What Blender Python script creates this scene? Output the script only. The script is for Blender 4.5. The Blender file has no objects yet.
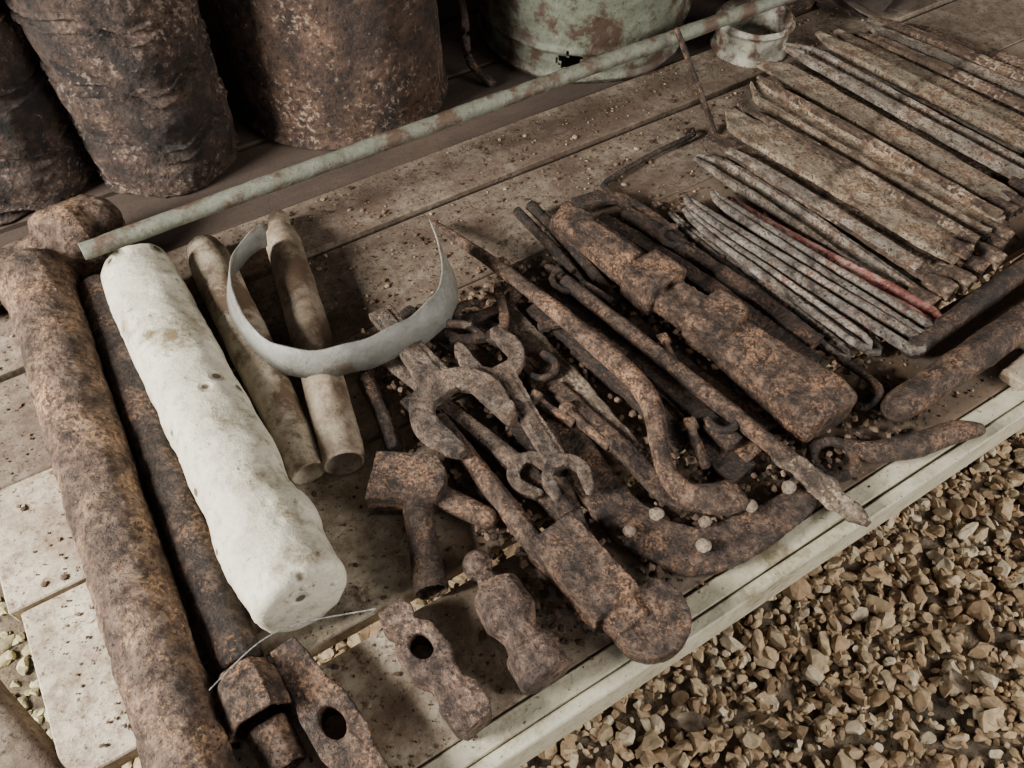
import bpy, bmesh, math, random
import numpy as np
from mathutils import Vector, Matrix, noise
from mathutils.geometry import tessellate_polygon
random.seed(7); np.random.seed(7)
SC=bpy.context.scene
TZ=0.45
def V(x,y,z): return Vector((x/1000,y/1000,TZ+z/1000))

# ------------------------------------------------------------------ materials
def mat_new(name):
    m=bpy.data.materials.new(name); m.use_nodes=True; nt=m.node_tree; nt.nodes.clear()
    o=nt.nodes.new("ShaderNodeOutputMaterial"); b=nt.nodes.new("ShaderNodeBsdfPrincipled")
    nt.links.new(b.outputs[0],o.inputs[0]); tc=nt.nodes.new("ShaderNodeTexCoord")
    return m,nt,b,tc
def nz(nt,tc,scale,detail=6,rough=.65,vec=None,stretch=None):
    n=nt.nodes.new("ShaderNodeTexNoise"); n.inputs['Scale'].default_value=scale
    n.inputs['Detail'].default_value=detail; n.inputs['Roughness'].default_value=rough
    if stretch:
        mp=nt.nodes.new("ShaderNodeMapping"); mp.inputs['Scale'].default_value=stretch
        nt.links.new(tc.outputs['Object'],mp.inputs['Vector']); nt.links.new(mp.outputs[0],n.inputs['Vector'])
    else: nt.links.new(tc.outputs['Object'],n.inputs['Vector'])
    return n
def ramp(nt,src,stops):
    r=nt.nodes.new("ShaderNodeValToRGB"); e=r.color_ramp.elements
    while len(e)<len(stops): e.new(.5)
    for i,(p,c) in enumerate(stops):
        e[i].position=p; e[i].color=tuple(c)+(1,) if hasattr(c,'__len__') else (c,c,c,1)
    nt.links.new(src,r.inputs[0]); return r.outputs[0]
def mix(nt,f,a,b,mode='MIX'):
    m=nt.nodes.new("ShaderNodeMix"); m.data_type='RGBA'; m.blend_type=mode
    if isinstance(f,(int,float)): m.inputs[0].default_value=f
    else: nt.links.new(f,m.inputs[0])
    for s,i in ((a,6),(b,7)):
        if isinstance(s,tuple): m.inputs[i].default_value=s+(1,)
        else: nt.links.new(s,m.inputs[i])
    return m.outputs[2]
def bump(nt,b,src,strength,dist,prev=None):
    u=nt.nodes.new("ShaderNodeBump"); u.inputs['Strength'].default_value=strength; u.inputs['Distance'].default_value=dist
    nt.links.new(src,u.inputs['Height'])
    if prev: nt.links.new(prev,u.inputs['Normal'])
    nt.links.new(u.outputs[0],b.inputs['Normal']); return u.outputs[0]
def rust(name,dark,mid,light,spk=None,s=60,spk_t=.64,rough=.56,metal=0.0,stretch=None,pit=True,big=None,vary=.22):
    m,nt,b,tc=mat_new(name)
    n1=nz(nt,tc,s,9,.78,stretch=stretch); c=ramp(nt,n1.outputs[0],[(.40,dark),(.5,mid),(.62,light)])
    n2=nz(nt,tc,max(s*3.6,170) if s>25 else s*6,4,.65)
    n3=nz(nt,tc,s*.35,5,.6)
    if spk:   # fine crust grains, denser inside low-frequency patches
        add=nt.nodes.new("ShaderNodeMath"); add.operation='MULTIPLY_ADD'; nt.links.new(n3.outputs[0],add.inputs[0]); add.inputs[1].default_value=.5
        nt.links.new(n2.outputs[0],add.inputs[2])
        sub=nt.nodes.new("ShaderNodeMath"); sub.operation='SUBTRACT'; nt.links.new(add.outputs[0],sub.inputs[0]); sub.inputs[1].default_value=.25
        f=ramp(nt,sub.outputs[0],[(spk_t-.04,0.0),(spk_t+.03,.9)]); c=mix(nt,f,c,spk)
    if pit:
        f=ramp(nt,n2.outputs[0],[(.36,1.0),(.43,0.0)]); c=mix(nt,f,c,tuple(x*.5 for x in dark))
    d=ramp(nt,n3.outputs[0],[(.35,.45),(.65,1.55)]); c=mix(nt,1.0,c,d,'MULTIPLY')
    if vary:
        oi=nt.nodes.new("ShaderNodeObjectInfo"); mr=nt.nodes.new("ShaderNodeMapRange"); nt.links.new(oi.outputs['Random'],mr.inputs[0])
        mr.inputs[3].default_value=1-vary; mr.inputs[4].default_value=1+vary
        cc=nt.nodes.new("ShaderNodeCombineColor"); 
        for i in range(3): nt.links.new(mr.outputs[0],cc.inputs[i])
        c=mix(nt,1.0,c,cc.outputs[0],'MULTIPLY')
    nt.links.new(c,b.inputs['Base Color']); b.inputs['Metallic'].default_value=metal
    r=ramp(nt,n1.outputs[0],[(.35,min(1,rough+.3)),(.65,rough-.1)]); nt.links.new(r,b.inputs['Roughness'])
    p=bump(nt,b,n1.outputs[0],1.0,.007 if s>25 else .014); bump(nt,b,n2.outputs[0],1.0,.004,p)
    return m
def paint(name,base,base2,under,s=12,thr=.6,fine=.66,rough=.6,stretch=None,soft=.05,fs=190,stain=None,grime=0,g0=.50,g1=.66,dots=0):
    m,nt,b,tc=mat_new(name)
    n0=nz(nt,tc,s*3,6,.65); c=ramp(nt,n0.outputs[0],[(.3,base2),(.65,base)])
    n1=nz(nt,tc,s,9,.72,stretch=stretch); f=ramp(nt,n1.outputs[0],[(thr-soft,0.0),(thr+soft,1.0)])
    if stain:
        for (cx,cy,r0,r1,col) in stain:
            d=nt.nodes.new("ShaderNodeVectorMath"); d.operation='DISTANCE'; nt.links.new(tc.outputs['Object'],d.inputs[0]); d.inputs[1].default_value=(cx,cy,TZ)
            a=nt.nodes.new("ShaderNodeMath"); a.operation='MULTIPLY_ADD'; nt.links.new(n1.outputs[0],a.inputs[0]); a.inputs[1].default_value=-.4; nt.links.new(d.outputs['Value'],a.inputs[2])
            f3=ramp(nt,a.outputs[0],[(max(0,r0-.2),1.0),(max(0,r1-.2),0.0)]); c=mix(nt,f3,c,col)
    c=mix(nt,f,c,under)
    n2=nz(nt,tc,fs,5,.7)
    if grime:
        ng=nz(nt,tc,s*9,8,.8); fg=ramp(nt,ng.outputs[0],[(g0,0.0),(g1,grime)]); c=mix(nt,fg,c,tuple(x*1.1 for x in under))
    f2=ramp(nt,n2.outputs[0],[(fine-.02,0.0),(fine+.03,1.0)]); c=mix(nt,f2,c,tuple(x*.6 for x in under))
    b.inputs['Roughness'].default_value=rough
    p=bump(nt,b,n1.outputs[0],.6,.005); p=bump(nt,b,n2.outputs[0],.6,.0015,p)
    if dots:
        vo=nt.nodes.new("ShaderNodeTexVoronoi"); vo.inputs['Scale'].default_value=dots; nt.links.new(tc.outputs['Object'],vo.inputs['Vector'])
        fd=ramp(nt,vo.outputs['Distance'],[(.10,1.0),(.15,0.0)]); c=mix(nt,fd,c,tuple(x*.5 for x in under))
        hd=ramp(nt,vo.outputs['Distance'],[(.08,0.0),(.22,1.0)]); bump(nt,b,hd,.8,.003,p)
    nt.links.new(c,b.inputs['Base Color'])
    return m
R_TOOL=rust("rust_tool",(.025,.014,.0095),(.088,.050,.032),(.21,.138,.096),(.31,.16,.08),85,.62)
R_DARK=rust("rust_dark",(.0125,.0078,.006),(.038,.022,.015),(.10,.060,.040),(.18,.09,.047),75,.63)
R_PIPE=rust("rust_pipe",(.050,.027,.017),(.145,.083,.053),(.27,.178,.12),(.37,.225,.11),65,.62,vary=.05)
R_WREN=rust("rust_wrench",(.052,.032,.022),(.15,.102,.073),(.30,.235,.185),(.12,.055,.028),70,.62,vary=.1)
R_HEAD=rust("rust_hammer",(.036,.020,.014),(.12,.070,.048),(.24,.165,.125),(.33,.215,.14),75,.64,vary=.1)
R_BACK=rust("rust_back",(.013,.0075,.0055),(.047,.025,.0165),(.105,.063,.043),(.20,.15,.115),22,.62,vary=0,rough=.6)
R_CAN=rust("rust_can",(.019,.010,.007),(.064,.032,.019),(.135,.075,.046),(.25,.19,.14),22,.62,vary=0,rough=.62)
R_STAKE=[rust("stake_tan",(.115,.073,.045),(.28,.215,.15),(.43,.36,.27),(.125,.062,.033),38,.575,vary=.12),
         rust("stake_grey",(.09,.064,.046),(.24,.20,.158),(.40,.35,.29),(.115,.06,.034),38,.575,vary=.12),
         rust("stake_brown",(.036,.022,.015),(.115,.069,.044),(.23,.158,.106),(.34,.27,.205),38,.61,vary=.2)]
R_PEG=rust("peg_grey",(.06,.040,.031),(.20,.165,.135),(.40,.36,.315),(.13,.062,.036),50,.61,vary=.15)
R_RED=rust("peg_red",(.13,.038,.03),(.33,.11,.085),(.42,.27,.22),(.36,.30,.25),45,.63,vary=.1)
P_WHITE=paint("paint_white",(.64,.605,.495),(.49,.45,.345),(.20,.15,.085),10,.60,.655,fs=80,grime=.55,g0=.50,g1=.64,dots=26)
P_TUBE=paint("paint_cream_rust",(.43,.37,.28),(.29,.235,.16),(.12,.075,.045),16,.51,.64,grime=.6)
P_TUBE2=paint("paint_tube_rust",(.36,.30,.225),(.23,.17,.112),(.09,.055,.034),14,.50,.64,soft=.09,grime=.6)
P_RAIL=paint("rail_green",(.18,.19,.148),(.11,.118,.088),(.08,.048,.03),25,.53,.64,grime=.5)
P_BUCK=paint("bucket_green",(.145,.158,.118),(.085,.095,.068),(.05,.028,.018),14,.51,.62,soft=.04,grime=.55)
P_TIN=paint("tin_pale",(.42,.41,.34),(.27,.26,.20),(.08,.045,.03),18,.52,.64,grime=.4)
P_STRAP=paint("strap_metal",(.225,.225,.205),(.15,.148,.13),(.13,.088,.058),22,.60,.66,rough=.36,grime=.35)
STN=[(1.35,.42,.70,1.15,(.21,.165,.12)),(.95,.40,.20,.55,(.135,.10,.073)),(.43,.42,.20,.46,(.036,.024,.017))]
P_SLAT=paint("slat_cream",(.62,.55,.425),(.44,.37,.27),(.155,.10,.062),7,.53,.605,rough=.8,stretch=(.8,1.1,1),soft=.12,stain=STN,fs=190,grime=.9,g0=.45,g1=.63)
P_SLATD=paint("slat_dirty",(.31,.255,.192),(.215,.166,.122),(.078,.049,.033),7,.50,.595,rough=.85,stretch=(.8,1.1,1),soft=.13,fs=190,grime=.9,g0=.43,g1=.61)
P_SLATB=paint("slat_brown",(.08,.053,.037),(.05,.033,.024),(.026,.016,.012),5,.52,.64,rough=.9,stretch=(.35,1.6,1),soft=.12)
P_TRIM=paint("trim_white",(.54,.505,.385),(.41,.375,.27),(.18,.145,.08),9,.60,.64,rough=.6,grime=.6)
WOOD=rust("wood_old",(.05,.032,.022),(.12,.083,.058),(.24,.185,.135),(.34,.27,.2),60,.62,stretch=(1,.25,1))
STUD=rust("stud_tan",(.30,.20,.14),(.48,.37,.28),(.58,.48,.38),None,60)
DIRT=rust("ground_dirt",(.09,.063,.037),(.18,.13,.082),(.27,.21,.14),None,20,vary=0)
WALL=rust("wall_dark",(.012,.01,.008),(.025,.02,.016),(.04,.033,.027),None,6,vary=0)
WIRE=rust("wire_grey",(.3,.29,.27),(.45,.44,.42),(.55,.54,.52),None,60,metal=.5,rough=.4)
def attr_mat(name,rough=.9):
    m,nt,b,tc=mat_new(name); a=nt.nodes.new("ShaderNodeAttribute"); a.attribute_name="Col"
    n=nz(nt,tc,90,5,.65); d=ramp(nt,n.outputs[0],[(.3,.6),(.7,1.25)])
    c=mix(nt,1.0,a.outputs['Color'],d,'MULTIPLY'); nt.links.new(c,b.inputs['Base Color'])
    b.inputs['Roughness'].default_value=rough; bump(nt,b,n.outputs[0],.6,.002); return m
STONE=attr_mat("gravel_stone"); FLAKE=attr_mat("rust_flake")
TEX=bpy.data.textures.new("corrosion",'CLOUDS'); TEX.noise_scale=.009; TEX.noise_depth=4
TEX2=bpy.data.textures.new("dents",'CLOUDS'); TEX2.noise_scale=.05; TEX2.noise_depth=2

# ------------------------------------------------------------------ geometry helpers
def finish(name,bm,mat,voxel=0,disp=0,disp2=0,parent=None,recenter=True,smooth=True,sub=0):
    bmesh.ops.recalc_face_normals(bm,faces=bm.faces)
    me=bpy.data.meshes.new(name); bm.to_mesh(me); bm.free()
    o=bpy.data.objects.new(name,me); SC.collection.objects.link(o)
    if recenter:
        co=np.empty(len(me.vertices)*3); me.vertices.foreach_get('co',co); co=co.reshape(-1,3)
        c=(co.min(0)+co.max(0))/2; me.vertices.foreach_set('co',(co-c).ravel()); o.location=Vector(c)
    if mat: me.materials.append(mat)
    if smooth: me.polygons.foreach_set('use_smooth',[True]*len(me.polygons))
    if sub:
        m=o.modifiers.new("sub",'SUBSURF'); m.levels=m.render_levels=sub; m.subdivision_type='SIMPLE'
    if voxel:
        m=o.modifiers.new("remesh",'REMESH'); m.mode='VOXEL'; m.voxel_size=voxel/1000; m.use_smooth_shade=True
        if voxel>1.9:
            s=o.modifiers.new("smooth",'SMOOTH'); s.factor=.4; s.iterations=1
    for t,d in ((TEX2,disp2),(TEX,disp)):
        if d:
            m=o.modifiers.new("wear",'DISPLACE'); m.texture=t; m.texture_coords='GLOBAL'; m.strength=d/1000; m.mid_level=.5
    if parent: o.parent=parent
    return o
def catmull(P,t):
    n=len(P)-1; i=min(int(t),n-1); u=t-i
    p0=P[max(i-1,0)];p1=P[i];p2=P[i+1];p3=P[min(i+2,n)]
    return .5*((2*p1)+(p2-p0)*u+(2*p0-5*p1+4*p2-p3)*u*u+(3*p1-p0-3*p2+p3)*u**3)
CHAN=[(-1,-1),(0,-1),(1,-1),(1,0),(1,1),(.66,1),(.5,-.1),(.2,-.3),(-.2,-.3),(-.5,-.1),(-.66,1),(-1,1),(-1,0)]
def loft(bm,st,e=1.0,n=20,step=7,rough=0,cap0='flat',cap1='flat',prof=None,straight=False,freq=30):
    """sweep: stations (x,y,z,halfwidth,halfheight) in mm"""
    st=[tuple(s)+(s[3],) if len(s)==4 else tuple(s) for s in st]
    P=[V(*s[:3]) for s in st]; W=[(s[3]/1000,s[4]/1000) for s in st]
    S=[]
    for i in range(len(P)-1):
        k=max(1,int((P[i+1]-P[i]).length*1000/step))
        for j in range(k):
            t=i+j/k; a=j/k
            p=P[i].lerp(P[i+1],a) if straight else catmull(P,t)
            S.append((p,W[i][0]*(1-a)+W[i+1][0]*a,W[i][1]*(1-a)+W[i+1][1]*a))
    S.append((P[-1],)+W[-1])
    R=[]
    for i,(p,w,h) in enumerate(S):
        T=(S[min(i+1,len(S)-1)][0]-S[max(i-1,0)][0]).normalized()
        ref=Vector((0,0,1)) if abs(T.z)<.9 else Vector((0,1,0))
        s=T.cross(ref).normalized(); u=s.cross(T).normalized()
        R.append([p,s,u,w,h,T])
    def ends(r,kind,sg):
        p,s,u,w,h,T=r; m=min(w,h); out=[]
        if kind=='round': L=[(.35,.93),(.65,.76),(.88,.47),(.97,.2)]
        elif kind=='open': L=[(.08,.97),(.06,.84),(-1.5,.8)]
        else: L=[(.12,.93),(.16,.82)]
        for d,k in L: out.append([p+T*sg*d*m,s,u,w*k,h*k,T])
        return out
    R=ends(R[0],cap0,-1)[::-1]+R+ends(R[-1],cap1,1)
    if prof is None:
        prof=[]
        for k in range(n):
            a=2*math.pi*k/n; c,sn=math.cos(a),math.sin(a)
            prof.append((math.copysign(abs(c)**e,c),math.copysign(abs(sn)**e,sn)))
    rings=[]
    for p,s,u,w,h,T in R:
        rg=[]
        for a,b in prof:
            q=p+s*a*w+u*b*h
            if rough: q=p+(q-p)*(1+rough*noise.noise(q*freq))
            rg.append(bm.verts.new(q))
        rings.append(rg)
    m=len(prof)
    for i in range(len(rings)-1):
        for k in range(m):
            bm.faces.new((rings[i][k],rings[i][(k+1)%m],rings[i+1][(k+1)%m],rings[i+1][k]))
    bm.faces.new(rings[0][::-1]); bm.faces.new(rings[-1])
    return bm
def obj_loft(name,st,mat,voxel=0,disp=0,disp2=0,**k):
    bm=bmesh.new(); loft(bm,st,**k); return finish(name,bm,mat,voxel,disp,disp2)
def frame(p0,p1,z=0,pitch=0):
    a=Vector((p0[0],p0[1],0)); d=Vector((p1[0]-p0[0],p1[1]-p0[1],0)); L=d.length; d.normalize(); s=Vector((-d.y,d.x,0))
    return (lambda x,y,zz=0: V(*(a+d*x+s*y+Vector((0,0,z+zz+x*pitch))))),L
def prism(bm,outer,f,z0,z1,hole=None):
    loops=[outer]+([hole] if hole else [])
    tri=tessellate_polygon([[Vector((a,b,0)) for a,b in l] for l in loops])
    flat=[p for l in loops for p in l]
    lo=[bm.verts.new(f(a,b,z0)) for a,b in flat]; hi=[bm.verts.new(f(a,b,z1)) for a,b in flat]
    for t in tri:
        try: bm.faces.new([lo[i] for i in t]); bm.faces.new([hi[i] for i in t[::-1]])
        except ValueError: pass
    o=0
    for l in loops:
        n=len(l)
        for i in range(n):
            j=(i+1)%n; bm.faces.new((lo[o+i],lo[o+j],hi[o+j],hi[o+i]))
        o+=n
def circ(cx,cy,rx,ry=None,n=28): 
    ry=ry or rx
    return [(cx+rx*math.cos(2*math.pi*i/n),cy+ry*math.sin(2*math.pi*i/n)) for i in range(n)]
def ball(bm,x,y,z,rx,ry=None,rz=None,sub=3):
    ry=ry or rx; rz=rz or rx
    M=Matrix.Translation(V(x,y,z))@Matrix.Diagonal((rx/1000,ry/1000,rz/1000,1))
    bmesh.ops.create_icosphere(bm,subdivisions=sub,radius=1,matrix=M)
def box(bm,x0,x1,y0,y1,z0,z1):
    c=V((x0+x1)/2,(y0+y1)/2,(z0+z1)/2)
    bmesh.ops.create_cube(bm,size=1,matrix=Matrix.Translation(c)@Matrix.Diagonal(((x1-x0)/1000,(y1-y0)/1000,(z1-z0)/1000,1)))
def jaw(c,R,o,d,th):
    """open-end wrench head: centre c, radius R, slot width o, slot depth d behind centre, opening direction th (deg)"""
    th=math.radians(th); L=[]
    L+=[(R*.78,o/2),(R*.92,o/2+R*.06),(R*.92,o/2+R*.24),(R*.62,R*.88)]
    for i in range(19):
        a=math.radians(60+ (240)*i/18); L.append((R*math.cos(a),R*math.sin(a)))
    L+=[(R*.62,-R*.88),(R*.84,-o/2-R*.22),(R*.84,-o/2-R*.05),(R*.70,-o/2)]
    L+=[(-d,-o/2),(-d-o*.22,-o*.28),(-d-o*.22,o*.28),(-d,o/2)]
    ct,sn=math.cos(th),math.sin(th)
    return [(c[0]+a*ct-b*sn,c[1]+a*sn+b*ct) for a,b in L]

# ------------------------------------------------------------------ table
tab=bpy.data.objects.new("slatted_table",None); SC.collection.objects.link(tab)
def slat(nm,y0,y1,mat,x0=-250,x1=1900,z0=-22,z1=0):
    bm=bmesh.new(); box(bm,x0,x1,y0,y1,z0,z1)
    bmesh.ops.subdivide_edges(bm,edges=[e for e in bm.edges if abs((e.verts[0].co-e.verts[1].co).x)>1],cuts=60)
    for v in bm.verts:
        q=v.co; k=noise.noise(Vector((q.x*4,y0*.1,q.z)))
        v.co.y+=.0015*k; v.co.z+=.0012*noise.noise(Vector((q.x*6,y0,3)))-.001
    bmesh.ops.bevel(bm,geom=[e for e in bm.edges if e.is_manifold and e.calc_face_angle()>1],offset=.0015,segments=1,affect='EDGES')
    finish(nm,bm,mat,parent=tab,recenter=False,smooth=False)
slat("slat_1",172,297,P_SLAT,-246); slat("slat_2",315,495,P_SLAT,-252); slat("slat_3",500,649,P_SLAT,-262)
slat("slat_4",650,801,P_SLATD,-258); slat("slat_5",808,908,P_SLATD,-255,1900,-22,5); slat("slat_6",912,1070,P_SLATB,-255)
slat("slat_7",1080,1230,P_SLATB,-250); slat("slat_8",1240,1400,P_SLATB,-256); slat("slat_9",1410,1560,P_SLATB,-250)
slat("front_rail",134,147,P_TRIM,-260,1900,-58,3); slat("front_lip",149,170,P_TRIM,-255,1900,-20,1.5)
for i,x in enumerate((-140,560,1250,1800)):
    bm=bmesh.new(); box(bm,x,x+45,150,1540,-70,-23); finish("crossbar_%d"%(i+1),bm,P_SLATB,parent=tab,recenter=False,smooth=False)
for i,(x,y) in enumerate(((-150,160),(1250,160),(-150,1480),(1250,1480),(1800,160),(1800,1480))):
    bm=bmesh.new(); box(bm,x,x+60,y,y+60,-450,-23); finish("leg_%d"%(i+1),bm,P_SLATB,parent=tab,recenter=False,smooth=False)
obj_loft("weathered_beam",[(-398,620,-24,40,30),(-285,340,-20,34,28),(-215,140,-20,34,28)],P_SLATD,0,2,3,e=.6,n=20)

# ------------------------------------------------------------------ left side tubes and pipes
bm=bmesh.new()
loft(bm,[(-148,140,36,33),(-148,268,36,33.5),(-141,560,37,36),(-132,850,39,39),(-131,890,39,38)],rough=.04,n=40)
loft(bm,[(-131,872,40,43),(-130,905,40,44)],rough=.05,n=40)
loft(bm,[(-222,915,40,27),(-190,922,40,28),(-110,936,42,30)],rough=.1,n=28,cap0='open',straight=True)
loft(bm,[(-108,930,46,36),(-98,934,46,47),(-66,944,50,50),(-52,949,50,43)],rough=.3,n=36,straight=True,cap0='round',cap1='round',freq=22)
finish("rusty_pipe_with_tee",bm,R_PIPE,2.2,3.5,5)
bm=bmesh.new()
loft(bm,[(-72,860,25,24),(-82,520,25,23),(-86,325,25,22)],rough=.06,n=28)
finish("rusty_pipe",bm,R_DARK,0,2,2)
bm=bmesh.new(); loft(bm,[(-87,303,30,32),(-86,268,30,32)],n=6,e=1,cap1='open',cap0='flat'); 
loft(bm,[(-85,262,22,20),(-83,225,18,18)],n=24,cap1='open')
finish("pipe_nut",bm,R_TOOL,1.8,2)
bm=bmesh.new()
loft(bm,[(-24,838,45,38),(-23,822,46,43),(-21,650,46,44),(-18,500,47,45),(-15,372,49,47),(-14,342,50,47)],rough=.12,n=64,step=5,freq=17)
for a in range(6):
    an=math.radians(20+a*60)
    ball(bm,-14+34*math.cos(an),337,48+32*math.sin(an),3,2.5,3,2)
finish("painted_white_tube",bm,P_WHITE,0,2.6,7)
obj_loft("painted_tube",[(64,855,26,22),(62,820,27,27),(55,660,26,26),(46,480,21,19)],P_TUBE,0,1,3,n=32,rough=.04,cap0='round',cap1='open')
obj_loft("painted_tube",[(168,868,22,13),(160,838,23,15),(155,815,25,23),(120,640,24,24),(83,470,23,23)],P_TUBE2,0,1,3,n=32,rough=.04,cap0='round',cap1='open')

# bent strap
bm=bmesh.new(); NS=70; rows=[]
for i in range(NS+1):
    t=i/NS; a=math.radians(114+t*(356-114)); R=131+6*math.sin(t*5)+4*math.sin(t*17)
    fl=max(0,(t-.86)/.14); hh=22+10*fl; zc=68-14*t+18*fl
    cx,cy=187,682; r=[]
    for k in range(2):
        for j in (-1,0,1):
            rr=R+(1.1 if k else -1.1)-j*(5+3*math.sin(t*9))
            r.append(bm.verts.new(V(cx+rr*math.cos(a),cy+rr*.95*math.sin(a),zc+j*hh+2*math.sin(t*14)+(1.5*math.sin(t*60) if j else 0))))
    rows.append(r)
for A,B in zip(rows,rows[1:]):
    loop=[0,1,2,5,4,3]
    for q in range(6):
        i,j=loop[q],loop[(q+1)%6]; bm.faces.new((A[i],A[j],B[j],B[i]))
for r in (rows[0],rows[-1]): bm.faces.new([r[i] for i in (0,1,2,5,4,3)])
finish("bent_metal_strap",bm,P_STRAP,0,0,2)

# ------------------------------------------------------------------ wrenches
def wrench(name,p0,p1,z,w0,w1,th,heads,mat,pitch=0,extra=None):
    f,L=frame(p0,p1,z,pitch); bm=bmesh.new()
    prism(bm,[(0,-w0),(L*.5,-(w0+w1)/2*.85),(L,-w1),(L,w1),(L*.5,(w0+w1)/2*.85),(0,w0)],f,-th*.7,th*.7)
    prism(bm,[(8,-w0*.45),(L-6,-w1*.45),(L-6,w1*.45),(8,w0*.45)],f,-th*.95,th*.95)
    for at,off,R,o,d,ang in heads: prism(bm,jaw(((L if at else 0)+off,0),R,o,d,ang),f,-th,th)
    return finish(name,bm,mat,1.5,.9,.6)
wrench("open_end_wrench",(206,632),(214,490),38,15,21,7,[(1,34,55,52,12,7)],R_WREN)
wrench("double_open_end_wrench",(283,480),(271,345),32,15,12,6.5,[(0,-26,39,36,10,188),(1,18,26,26,6,-8)],R_WREN)
wrench("open_end_wrench",(178,600),(240,372),20,9,10,5.5,[(1,18,27,24,6,12)],R_WREN)
# ------------------------------------------------------------------ hammers and hammer heads
bm=bmesh.new()
f,L=frame((96,432),(165,388),22)
prism(bm,[(-2,-26),(70,-24),(78,-8),(78,10),(66,28),(4,30)],f,-20,18)
loft(bm,[(128,400,20,14),(112,350,18,15),(94,298,17,17)],n=20,cap1='open'); loft(bm,[(150,385,18,13),(180,338,16,12)],n=16,cap1='round')
finish("rusty_pick_hammer",bm,R_TOOL,1.8,1.8,1.2)
bm=bmesh.new()
loft(bm,[(196,470,20,9),(199,400,20,11),(205,275,21,13)],n=18,rough=.08)
f,L=frame((221,286),(231,188),23)
prism(bm,[(0,-27),(L,-25),(L,27),(0,27)],f,-20,20)
prism(bm,[(L-10,-18),(L+22,-16),(L+22,16),(L-10,18)],f,-15,15)
f2,_=frame((252,165),(298,165),22)
prism(bm,[(38*math.cos(math.radians(a)),38*math.sin(math.radians(a))) for a in range(-165,60,12)]+[(5,30),(-36,14)],f2,-12,12)
finish("hatchet_hammer",bm,R_TOOL,1.8,1.8,1.2)
bm=bmesh.new(); ball(bm,144,296,22,15)
loft(bm,[(144,288,22,8),(144,275,22,11),(145,264,23,24),(144,234,23,26),(143,217,23,17),(143,203,23,20),(143,200,23,25),(142,172,23,25)],n=24,straight=True,e=.75)
finish("ball_peen_hammer_head",bm,R_HEAD,1.6,1.4,1)
bm=bmesh.new(); f,L=frame((52,300),(72,167),20)
prism(bm,[(0,-12),(10,-16),(16,-16),(26,-11),(36,-20),(66,-22),(82,-14),(96,-15),(104,-21),(126,-20),(134,-14),(134,12),(126,18),(104,19),(96,13),(82,14),(66,22),(36,20),(26,11),(16,16),(10,16),(0,12)],f,-17,17,hole=circ(50,0,13,10))
finish("eyed_hammer_head",bm,R_HEAD,1.6,1.4,1)
bm=bmesh.new(); f,L=frame((-46,318),(-24,150),20)
prism(bm,[(0,-12),(20,-15),(50,-17),(70,-22),(105,-23),(125,-18),(172,-18),(172,18),(125,18),(105,23),(70,22),(50,17),(20,15),(0,12)],f,-17,17,hole=circ(86,0,16,10))
finish("eyed_hammer_head",bm,R_TOOL,1.6,1.4,1)

# ------------------------------------------------------------------ long tools in the middle
bm=bmesh.new()
loft(bm,[(346,760,14,4),(352,705,26,7),(372,579,42,9),(395,430,44,12),(398,360,42,12),(372,305,38,10),(360,276,34,10),(364,246,30,13),(392,226,26,19,11),(412,222,24,18,8)],rough=.08,n=20)
finish("pry_bar",bm,R_TOOL,0,2,1)
bm=bmesh.new(); loft(bm,[(424,560,34,9),(461,343,32,10),(484,225,26,10)],rough=.1,n=16)
finish("iron_bar",bm,R_TOOL,0,2,1)
bm=bmesh.new(); loft(bm,[(482,240,26,9),(494,180,20,12,9),(503,150,16,10,7),(506,128,14,4,3)],rough=.5,n=24,step=3,e=.6,freq=60); finish("broken_wooden_handle",bm,WOOD,0,4,1)
bm=bmesh.new()
loft(bm,[(486,665,28,18,14),(491,645,28,24,20),(518,505,28,22,20)],e=.3,n=24)
loft(bm,[(514,526,30,32,24),(522,482,30,34,24)],e=.25,n=24)
loft(bm,[(520,480,28,22,16),(540,400,28,24,18)],e=.3,n=24)
loft(bm,[(533,428,32,36,24),(543,388,32,34,24)],e=.25,n=24)
loft(bm,[(538,390,28,28,18),(548,310,28,36,22),(554,262,28,41,28),(555,238,28,37,24)],e=.35,n=24)
f,L=frame((494,625),(514,535),50); prism(bm,[(0,-9),(L,-9),(L,9),(0,9)],f,-6,5)
f,L=frame((528,470),(536,435),48); prism(bm,[(0,-7),(L,-7),(L,7),(0,7)],f,-6,6)
finish("rusted_pipe_wrench",bm,R_TOOL,2.0,2.6,2)
for a,b,r in (((451,715),(451,521),7),((474,715),(472,515),8),((430,600),(452,470),6),((152,569),(138,465),10),((170,610),(150,560),9)):
    obj_loft("rusty_rod",[(a[0],a[1],20 if a[0]>200 else 14,r),((a[0]+b[0])/2+3,(a[1]+b[1])/2,18 if a[0]>200 else 13,r),(b[0],b[1],r+2,r)],R_DARK,0,2,1,n=14,rough=.1)
obj_loft("hooked_rod",[(770,745,9,4),(784,742,9,4),(778,732,9,4),(690,728,7,4),(603,714,6,4.5),(594,700,6,5),(591,655,6,5),(590,607,6,5)],R_DARK,0,1,0,n=12)
obj_loft("rebar_spike",[(814,722,1,4),(815,778,52,4.5),(813,842,112,4.5)],R_DARK,0,1,0,n=12,cap1='round')
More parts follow.
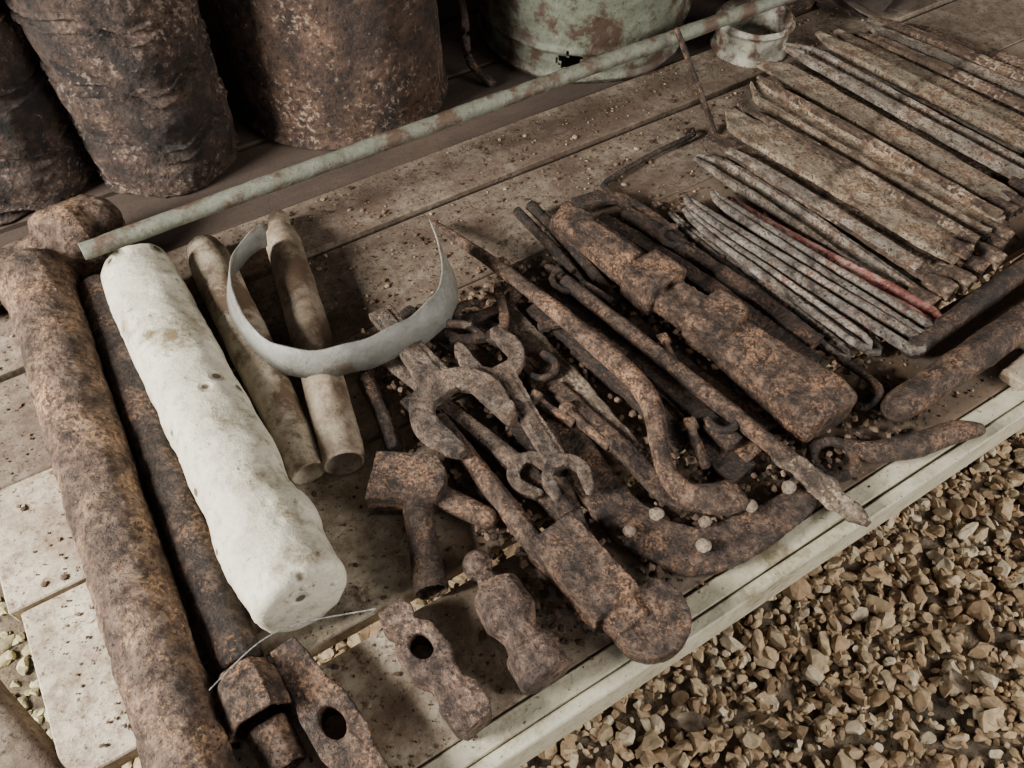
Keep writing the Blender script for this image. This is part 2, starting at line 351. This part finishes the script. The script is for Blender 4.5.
# dark flat bars and flaky wood in the pile
for st,mt,nm in (
  ([(345,575,10,14,6),(350,450,12,16,7),(352,330,14,15,6)],WOOD,"flaky_wood_strip"),
  ([(378,560,12,12,5),(400,440,14,14,6),(408,300,14,12,6)],R_DARK,"flat_iron_bar"),
  ([(405,580,20,9,5),(430,440,20,12,6),(450,270,22,12,6)],R_DARK,"flat_iron_bar"),
  ([(440,500,10,10,8),(450,380,10,12,8),(462,250,10,14,8)],R_TOOL,"flat_iron_bar"),
  ([(545,650,12,9,6),(585,480,12,13,7),(610,300,12,14,7)],R_DARK,"flat_iron_bar"),
  ([(580,640,16,8,6),(612,480,16,11,7),(632,330,16,13,7)],R_DARK,"flat_iron_bar"),
  ([(530,690,12,12,7),(590,670,12,10,6),(610,560,12,10,6)],R_DARK,"flat_iron_bar"),
  ([(240,640,10,10,6),(265,560,10,14,7),(300,470,10,12,6)],R_DARK,"flat_iron_bar"),
  ([(210,480,12,12,5),(235,400,12,14,6),(250,300,12,12,6)],R_DARK,"flat_iron_bar"),
  ([(300,590,12,8,6),(330,520,12,10,6),(338,440,12,9,6)],R_DARK,"flat_iron_bar"),
  ([(470,480,10,8,6),(482,380,10,9,6),(500,270,10,9,6)],R_DARK,"flat_iron_bar"),
  ([(240,600,16,6,5),(320,575,18,7,5),(375,590,16,6,5)],R_DARK,"flat_iron_bar"),
  ([(260,560,22,5,5),(320,540,24,6,5),(352,600,22,5,5)],R_TOOL,"flat_iron_bar"),
  ([(360,520,24,5,4),(400,500,26,6,4),(420,430,26,5,4)],R_TOOL,"flat_iron_bar"),
  ([(180,520,8,9,5),(196,440,8,11,6),(180,360,8,10,5)],R_DARK,"flat_iron_bar"),
  ([(270,450,8,12,5),(268,360,8,14,6),(250,260,8,10,5)],R_DARK,"flat_iron_bar"),
  ([(395,480,9,20,7),(425,340,9,22,7),(440,240,9,20,7)],R_DARK,"flat_iron_bar")):
    obj_loft(nm,st,mt,0,3,3,e=.3,n=20,step=5,rough=.12,freq=45)
# hooks / shackles in the pile
for (x,y,z,r,a0) in ((300,575,30,20,20),(330,470,24,18,200),(430,560,34,20,90),(455,300,32,16,150),(600,560,24,18,40)):
    pts=[(x+r*math.cos(math.radians(a0+i*27)),y+r*math.sin(math.radians(a0+i*27)),z,4.5) for i in range(9)]
    pts.append((pts[-1][0]+18,pts[-1][1]-34,z-10,4.5)); bm=bmesh.new(); loft(bm,pts,n=12,step=4,rough=.1); finish("iron_hook",bm,R_DARK,0,2,0)
# loose bolts
for (x0,y0,x1,y1,z,r) in ((322,400,335,340,22,6),(470,420,455,360,26,6),(250,590,290,560,34,5),(300,430,318,385,24,6),(420,310,405,265,26,6),(520,560,505,610,14,6),(225,250,240,230,8,5),(385,640,395,590,12,6)):
    bm=bmesh.new(); L=math.hypot(x1-x0,y1-y0); dx,dy=(x1-x0)/L,(y1-y0)/L
    loft(bm,[(x0,y0,z,r),(x1,y1,z-3,r)],n=14,rough=.1); loft(bm,[(x0-dx*8,y0-dy*8,z,r*1.9),(x0,y0,z,r*1.9)],n=6)
    finish("rusty_bolt",bm,R_WREN if r==5 else R_TOOL,1.4,1.4,0)
# curved sickle / shoe iron with studs
bm=bmesh.new()
loft(bm,[(335,500,10,12,5),(318,430,10,20,6),(300,330,10,24,7),(306,250,10,26,7),(338,200,10,25,7),(400,186,10,22,7),(470,186,10,16,6),(505,200,10,10,5)],e=.3,n=20,rough=.1)
loft(bm,[(330,440,18,10,5),(345,330,20,12,5),(352,260,20,11,5),(390,225,19,9,5)],e=.3,n=16,rough=.1)
finish("curved_iron_blade",bm,R_TOOL,2.0,3,2)
for x,y,r in ((326,248,8),(362,215,7),(413,205,8),(291,247,7),(344,196,8),(462,200,8)):
    bm=bmesh.new(); loft(bm,[(x,y,12,r*.5),(x,y,22,r*.45)],n=12); ball(bm,x,y,24,r,r*.9,r*.6)
    finish("corroded_stud",bm,STUD,1.2,3)
# lower right pipes
obj_loft("rusty_pipe",[(636,212,24,18),(780,216,25,20),(1000,226,24,20)],R_TOOL,0,2,2,n=24,rough=.08,cap0='round')
obj_loft("rusty_pipe",[(720,262,20,12),(900,276,20,14),(1060,290,20,14)],R_DARK,0,2,2,n=24,rough=.08,cap0='round')
obj_loft("hooked_pipe",[(695,146,16,8),(668,158,16,13),(615,170,17,14),(572,188,15,12),(560,208,12,8)],R_TOOL,0,2,2,n=20,rough=.1,cap0='round',cap1='round')
obj_loft("iron_hook",[(640,300,14,5),(640,262,22,5),(628,235,32,5),(610,232,20,5),(604,250,12,5)],R_DARK,0,1.5,0,n=12)
bm=bmesh.new(); pts=[(534+24*math.cos(t),204+22*math.sin(t),12,6) for t in [2*math.pi*i/16 for i in range(17)]]
loft(bm,pts,n=12,rough=.15); finish("iron_ring",bm,R_DARK,1.6,1.5)
bm=bmesh.new(); loft(bm,[(790,172,10,14,8),(860,178,10,15,8)],e=.35,n=16,rough=.1); finish("painted_block",bm,P_TUBE,0,2,2)

# ------------------------------------------------------------------ hairpin tent stakes
def hairpin(x0,y0,x1,y1,z,g,r,mat,k):
    bm=bmesh.new()
    loft(bm,[(x0,y0,z,2.5),(x0-g*.5,y0-60,z,r),(x1-g,y1+14,z,r),(x1-g*.7,y1+3,z,r),(x1,y1-2,z,r),(x1+g*.7,y1+3,z,r),(x1+g,y1+14,z,r),(x0+g*.5,y0-60,z,r),(x0+3,y0-4,z,2.5)],n=12,step=6,rough=.1)
    finish("hairpin_stake",bm,mat,0,1.8,2.5)
hairpin(637,612,655,300,8,8,5,R_PEG,0); hairpin(662,604,690,286,9,9,5.5,R_PEG,1)
hairpin(664,616,722,256,24,11,6.5,R_PEG,2); hairpin(690,590,700,310,8,7,4.5,R_RED,3)
hairpin(702,585,742,284,9,9,5,R_PEG,4); hairpin(700,606,750,262,25,10,6,R_PEG,5)
hairpin(722,590,782,276,14,11,8,R_RED,6); hairpin(645,596,674,292,23,9,5,R_PEG,7)
# ------------------------------------------------------------------ channel stakes
def stake(x0,y0,x1,y1,z,w,mat,chan=False,h=6,pt=.3):
    bm=bmesh.new(); L=math.hypot(x1-x0,y1-y0); dx,dy=(x1-x0)/L,(y1-y0)/L
    q=lambda s:(x0+dx*s,y0+dy*s)
    sk=w*.6*random.choice((-1,1)); bend=random.uniform(-3,3)
    m=(x0+x1)/2+bend,(y0+y1)/2
    st=[(x0+sk*dy,y0-sk*dx,z,w*pt,h*.5),q(38)+(z,w*.92,h*.8),q(60)+(z,w,h),m+(z+1,w*1.04,h),q(L-22)+(z,w,h),q(L)+(z,w*.85,h*1.2)]
    if chan: loft(bm,st,prof=CHAN,step=6,straight=True)
    else: loft(bm,st,e=.18,n=24,step=6,rough=.05,straight=True)
    finish("channel_stake",bm,mat,0,1.6,3,smooth=not chan)
T,Gy,B=R_STAKE
stake(756,690,796,326,9,17,Gy,True); stake(785,702,838,312,27,22,B,False,4); stake(812,715,872,326,42,26,T,False,4)
stake(835,690,880,318,10,16,B,True); stake(862,738,908,330,28,10,B,False,5); stake(890,748,944,338,45,24,T,True,6)
stake(905,720,925,335,10,16,B,False,5); stake(925,762,968,346,27,13,Gy,False,5); stake(960,790,1004,362,44,23,T,False,4)
stake(965,750,1000,380,10,16,B,True); stake(992,790,1032,370,28,11,B,False,5); stake(1024,802,1070,386,46,17,Gy,True,7)
stake(1036,790,1075,400,10,16,B,False,5); stake(1060,800,1100,396,27,12,B,False,5); stake(1082,802,1135,414,45,15,T,False,5)
stake(1110,800,1160,430,12,15,Gy,True); stake(1135,805,1190,436,30,16,T,False,5); stake(1172,800,1230,450,14,16,B,True)
stake(1204,800,1280,455,26,14,Gy,False,5); stake(1245,790,1330,460,12,16,T,True); stake(1285,790,1380,480,12,14,B,False)
stake(1155,770,1215,440,44,9,B,False,4); stake(1230,800,1310,455,34,9,B,False,4); stake(905,748,958,345,54,5,B,False,4,.8); stake(1000,780,1050,380,56,6,Gy,False,4,.8)
stake(770,650,815,345,38,7,Gy,False,4,.8); stake(838,700,893,330,54,5,B,False,4,.8)
for x,y,z,r in ((800,308,16,12),(822,306,26,13),(850,302,28,14),(868,330,50,9),(888,310,26,13),(908,306,36,13),(930,322,34,13),(950,328,36,14),(972,338,20,13),(985,352,44,12),(1012,356,38,14),(1034,366,24,12),(1052,366,40,13),(1078,380,24,12),(1100,384,32,12),(1135,402,30,12)):
    obj_loft("stake_collar",[(x-3,y+24,z,r*.7),(x,y,z,r),(x+2,y-10,z,r*.9)],R_STAKE[2] if (x//7)%2 else R_TOOL,0,4,0,n=18,rough=.2,cap1='open')

# ------------------------------------------------------------------ green rail pipe
bm=bmesh.new(); loft(bm,[(-66,862,85,11),(400,864,85,11.5),(900,863,86,11),(1350,864,86,11)],n=20,rough=.05,step=10,cap0='open')
for x in (-30,1330): loft(bm,[(x,866,0,5),(x,865,80,5)],n=10)
finish("green_rail_pipe",bm,P_RAIL,0,1.5,2)

# ------------------------------------------------------------------ containers at the back
def vessel(name,cx,cy,R0,R1,h,mat,top_open=True,folds=0,rx=1,ry=1,rot=0,dent=.06,seed=0,ribs=(),th=4,hole=None,disp=2,N=96,K=44,per=34):
    bm=bmesh.new(); rows=[]
    def ring(z,R,k=1):
        r=[]
        for i in range(N):
            a=2*math.pi*i/N; d=Vector((math.cos(a)*1.6,math.sin(a)*1.6,z*.0025+seed))
            rr=R*(1+dent*noise.noise(d))
            if folds:   # crumpled sheet: creases with raised lips at irregular heights
                ph=z/per+.9*noise.noise(Vector((math.cos(a)*1.8,math.sin(a)*1.8,seed)))+.35*math.sin(a*2+seed)
                sn=math.sin(ph); am=.7+.8*abs(noise.noise(d*1.3+Vector((5,0,0))))*2
                rr+=R*folds*am*(abs(sn)**.5-.7)+8*am*math.exp(-((abs(sn)-.30)/.09)**2)
                rr+=R*.03*noise.noise(Vector((math.cos(a)*5,math.sin(a)*5,z*.03+seed)))
            for zr in ribs: rr+=6*math.exp(-((z-zr)/5)**2)
            x=rr*rx*math.cos(a); y=rr*ry*math.sin(a)
            r.append(bm.verts.new(V(cx+x*math.cos(rot)-y*math.sin(rot),cy+x*math.sin(rot)+y*math.cos(rot),z)))
        return r
    rows.append(ring(1,R0*.96)); 
    for j in range(K+1): z=3+(h-3)*j/K; rows.append(ring(z,R0+(R1-R0)*j/K))
    if top_open:
        rows.append(ring(h,R1-th))
        for j in range(K,-1,-4): rows.append(ring(max(6,3+(h-3)*j/K),R0+(R1-R0)*j/K-th))
    for A,Bv in zip(rows,rows[1:]):
        for i in range(N):
            bm.faces.new((A[i],A[(i+1)%N],Bv[(i+1)%N],Bv[i]))
    bm.faces.new(rows[0][::-1]); bm.faces.new(rows[-1])
    if hole:
        c=V(*hole[:3])
        rem=[f for f in bm.faces if (f.calc_center_median()-c).length<hole[3]/1000*(1+.6*noise.noise(f.calc_center_median()*90))]
        bmesh.ops.delete(bm,geom=rem,context='FACES')
    return finish(name,bm,mat,0,disp,4)
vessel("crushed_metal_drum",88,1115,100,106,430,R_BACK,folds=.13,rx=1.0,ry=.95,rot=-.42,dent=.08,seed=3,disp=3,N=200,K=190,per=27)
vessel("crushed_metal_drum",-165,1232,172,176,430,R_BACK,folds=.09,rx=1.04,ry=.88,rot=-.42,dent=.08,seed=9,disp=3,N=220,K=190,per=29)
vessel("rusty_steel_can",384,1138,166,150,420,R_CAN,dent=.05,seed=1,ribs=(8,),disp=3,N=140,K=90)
vessel("dented_green_bucket",815,1085,176,190,240,P_BUCK,dent=.05,seed=5,ribs=(12,60),hole=(700,952,42,19),N=260,K=90)
vessel("small_paint_tin",1020,878,58,60,60,P_TIN,dent=.04,seed=2,ribs=(6,54),th=2)
vessel("rusty_pot",1190,1010,90,95,110,R_DARK,dent=.1,seed=7)
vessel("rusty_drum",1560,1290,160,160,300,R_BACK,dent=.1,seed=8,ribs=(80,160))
obj_loft("iron_bracket",[(590,1010,6,7),(575,1060,30,7),(590,1100,90,7),(640,1240,95,7)],R_DARK,0,2,1,n=12)

# ------------------------------------------------------------------ scatters
def rocks(nv=14,sub=2,ang=8,lo=.5,hi=.85):
    out=[]
    for _ in range(nv):
        b=bmesh.new(); bmesh.ops.create_icosphere(b,subdivisions=sub,radius=1)
        v=np.array([x.co[:] for x in b.verts]); f=np.array([[q.index for q in p.verts] for p in b.faces]); b.free()
        for _ in range(ang):
            n=np.random.randn(3); n/=np.linalg.norm(n); d=np.random.uniform(lo,hi)
            v=v-np.maximum(0,v@n-d)[:,None]*n
        v=v*np.random.uniform(.7,1.4,3)+np.random.uniform(-.05,.05,v.shape); out.append((v,f))
    return out
def scatter(name,P,S,cols,mat,var,flat=1.0,tilt=1.0,shade=False):
    VV=[];FF=[];CC=[];o=0
    for p,s,c in zip(P,S,cols):
        v,f=var[np.random.randint(len(var))]
        if tilt>=1:
            A=np.random.randn(3,3); q,_=np.linalg.qr(A); v=v@q
        a=np.random.rand()*6.28; Rz=np.array([[math.cos(a),-math.sin(a),0],[math.sin(a),math.cos(a),0],[0,0,1]])
        v=(v*np.array([1,1,flat]))
        if 0<tilt<1:
            b=np.random.uniform(-tilt,tilt); v=v@np.array([[math.cos(b),0,math.sin(b)],[0,1,0],[-math.sin(b),0,math.cos(b)]])
        v=v@Rz.T
        VV.append(v*s+p); FF.append(f+o); o+=len(v); CC.append(np.tile(np.append(c,1),(len(v),1)))
    VV=np.concatenate(VV);FF=np.concatenate(FF);CC=np.concatenate(CC)
    me=bpy.data.meshes.new(name); me.vertices.add(len(VV)); me.vertices.foreach_set('co',VV.ravel())
    me.loops.add(FF.size); me.loops.foreach_set('vertex_index',FF.ravel().astype(np.int32))
    me.polygons.add(len(FF)); me.polygons.foreach_set('loop_start',np.arange(0,FF.size,3,dtype=np.int32))
    me.polygons.foreach_set('loop_total',np.full(len(FF),3,dtype=np.int32)); me.update(); me.validate()
    me.polygons.foreach_set('use_smooth',[False]*len(me.polygons))
    at=me.color_attributes.new("Col",'FLOAT_COLOR','POINT'); at.data.foreach_set('color',CC.ravel().astype(np.float32))
    me.materials.append(mat); ob=bpy.data.objects.new(name,me); SC.collection.objects.link(ob); return ob
VR=rocks(20,2,11,.35,.75)
pal=np.array([(.44,.315,.19),(.36,.245,.14),(.49,.375,.24),(.25,.165,.09),(.44,.335,.20),(.57,.475,.33),(.38,.265,.155)])
def cols(n,p=pal,j=.15): return p[np.random.randint(len(p),size=n)]*(1+np.random.uniform(-j,j,(n,1)))
n=20000; s=np.clip(np.random.lognormal(math.log(.0082),.42,n),.0038,.023)
P=np.stack([np.random.uniform(-.6,1.7,n),np.random.uniform(-.5,.5,n),s*.30+np.random.uniform(0,.014,n)],1)
n2=3600; s2=np.clip(np.random.lognormal(math.log(.009),.35,n2),.005,.018)
P2=np.stack([np.random.uniform(-1.0,.2,n2),np.random.uniform(.4,1.2,n2),s2*.4],1)
c2=cols(n2,np.array([(.48,.42,.22),(.38,.33,.17),(.5,.45,.28),(.3,.25,.14)]))
scatter("gravel_stones",np.concatenate([P,P2]),np.concatenate([s,s2]),np.concatenate([cols(n),c2]),STONE,VR,flat=.8)
bm=bmesh.new(); bmesh.ops.create_grid(bm,x_segments=60,y_segments=60,size=3.2,matrix=Matrix.Translation((.6,.6,0)))
finish("floor",bm,DIRT,recenter=False)
# debris on the table
VF=rocks(8,1,4,.4,.8); n=11000
xs=np.random.uniform(-.23,1.3,n); ys=np.random.uniform(.16,.9,n)
k=(np.abs(ys-.306)>.014)&(np.abs(ys-.806)>.010)&(np.abs(ys-.497)>.01)&(np.abs(ys-.65)>.006)&((xs>.15)|(np.random.rand(n)<.6))
xs,ys=xs[k],ys[k]; s=np.clip(np.random.lognormal(math.log(.0011),.55,len(xs)),.0004,.004)
scatter("rust_flakes",np.stack([xs,ys,TZ+s*.3+np.where(ys>.81,.005,0)],1),s,cols(len(xs),np.array([(.10,.06,.04),(.2,.12,.07),(.35,.27,.18),(.05,.03,.02),(.14,.08,.045)])),FLAKE,VF,flat=.5,tilt=0)
n=3400; xs=np.random.uniform(.16,.68,n); ys=np.random.uniform(.185,.64,n); s=np.random.uniform(.0015,.0055,n)
scatter("rust_scale_heap",np.stack([xs,ys,TZ+s*.5+np.random.uniform(0,.010,n)],1),s,cols(n,np.array([(.06,.037,.024),(.12,.072,.046),(.04,.025,.017),(.20,.135,.09)])),FLAKE,VF,flat=.5)
# rusty scrap on the back right of the table
n=260; xs=np.random.uniform(1.25,1.8,n); ys=np.random.uniform(.84,1.10,n); s=np.random.uniform(.015,.045,n)
VS=rocks(10,2,5,.3,.7)
scatter("rusty_scrap_heap",np.stack([xs,ys,TZ+.012+np.random.uniform(0,.10,n)*(xs-1.2)*2],1),s,cols(n,np.array([(.04,.026,.02),(.07,.046,.035),(.03,.02,.015),(.10,.072,.055)])),FLAKE,VS,flat=.16,tilt=.5)
# dry leaves
for x,y,a,L in ((1.02,.02,.6,.06),(.38,.10,2.2,.045),(.72,-.06,1.2,.04),(.95,-.12,2.6,.05)):
    bm=bmesh.new(); rowsL=[]
    for i in range(9):
        t=i/8; w=math.sin(math.pi*min(1,t*1.02))**.8*.32*L
        rowsL.append([bm.verts.new((x+math.cos(a)*t*L-math.sin(a)*w*j,y+math.sin(a)*t*L+math.cos(a)*w*j,.026+.006*abs(j)+.004*math.sin(t*6))) for j in (-1,-.5,0,.5,1)])
    for A,Bv in zip(rowsL,rowsL[1:]):
        for i in range(4): bm.faces.new((A[i],A[i+1],Bv[i+1],Bv[i]))
    finish("dry_leaf",bm,P_TUBE2)
obj_loft("thin_wire",[(-110,300,66,.7),(-60,318,62,.7),(-20,318,52,.7),(40,300,42,.7)],WIRE,n=6)

# ------------------------------------------------------------------ shed shell and added light blockers
def wallbox(nm,c,d):
    bm=bmesh.new(); bmesh.ops.create_cube(bm,size=1,matrix=Matrix.Translation(c)@Matrix.Diagonal(d+(1,))); finish(nm,bm,WALL,recenter=False,smooth=False)
wallbox("wall_back",(1.0,1.85,1.3),(6,.05,2.6)); wallbox("wall_right",(4.0,.3,1.3),(.05,3.2,2.6))
wallbox("shade_wall_left",(-.95,1.44,1.04),(.05,.76,2.08)); wallbox("shade_ceiling",(1.2,.65,2.1),(5.6,2.5,.04))  # left wall and ceiling: added out of view to keep light off the back

# ------------------------------------------------------------------ light and camera
def area(nm,loc,tgt,sx,sy,p,col):
    l=bpy.data.lights.new(nm,'AREA'); l.shape='RECTANGLE'; l.size=sx; l.size_y=sy; l.energy=p; l.color=col
    o=bpy.data.objects.new(nm,l); SC.collection.objects.link(o); o.location=loc
    o.rotation_euler=(Vector(tgt)-Vector(loc)).to_track_quat('-Z','Y').to_euler()
area("daylight_left",(-1.45,.75,1.35),(.35,.42,.45),.55,.55,130,(1,.965,.89))
area("daylight_front",(1.9,-1.5,1.5),(.9,.0,.1),1.4,1.0,76,(1,.95,.87))
w=bpy.data.worlds.new("world"); SC.world=w; w.use_nodes=True
w.node_tree.nodes["Background"].inputs[0].default_value=(.97,.97,1,1); w.node_tree.nodes["Background"].inputs[1].default_value=.34
cam=bpy.data.objects.new("camera",bpy.data.cameras.new("camera")); SC.collection.objects.link(cam)
cam.location=(0,0,1.2); cam.rotation_euler=(math.radians(37),0,math.radians(-31.8))
cam.data.sensor_width=36; cam.data.lens=36*800/1024; cam.data.clip_start=.02
SC.camera=cam
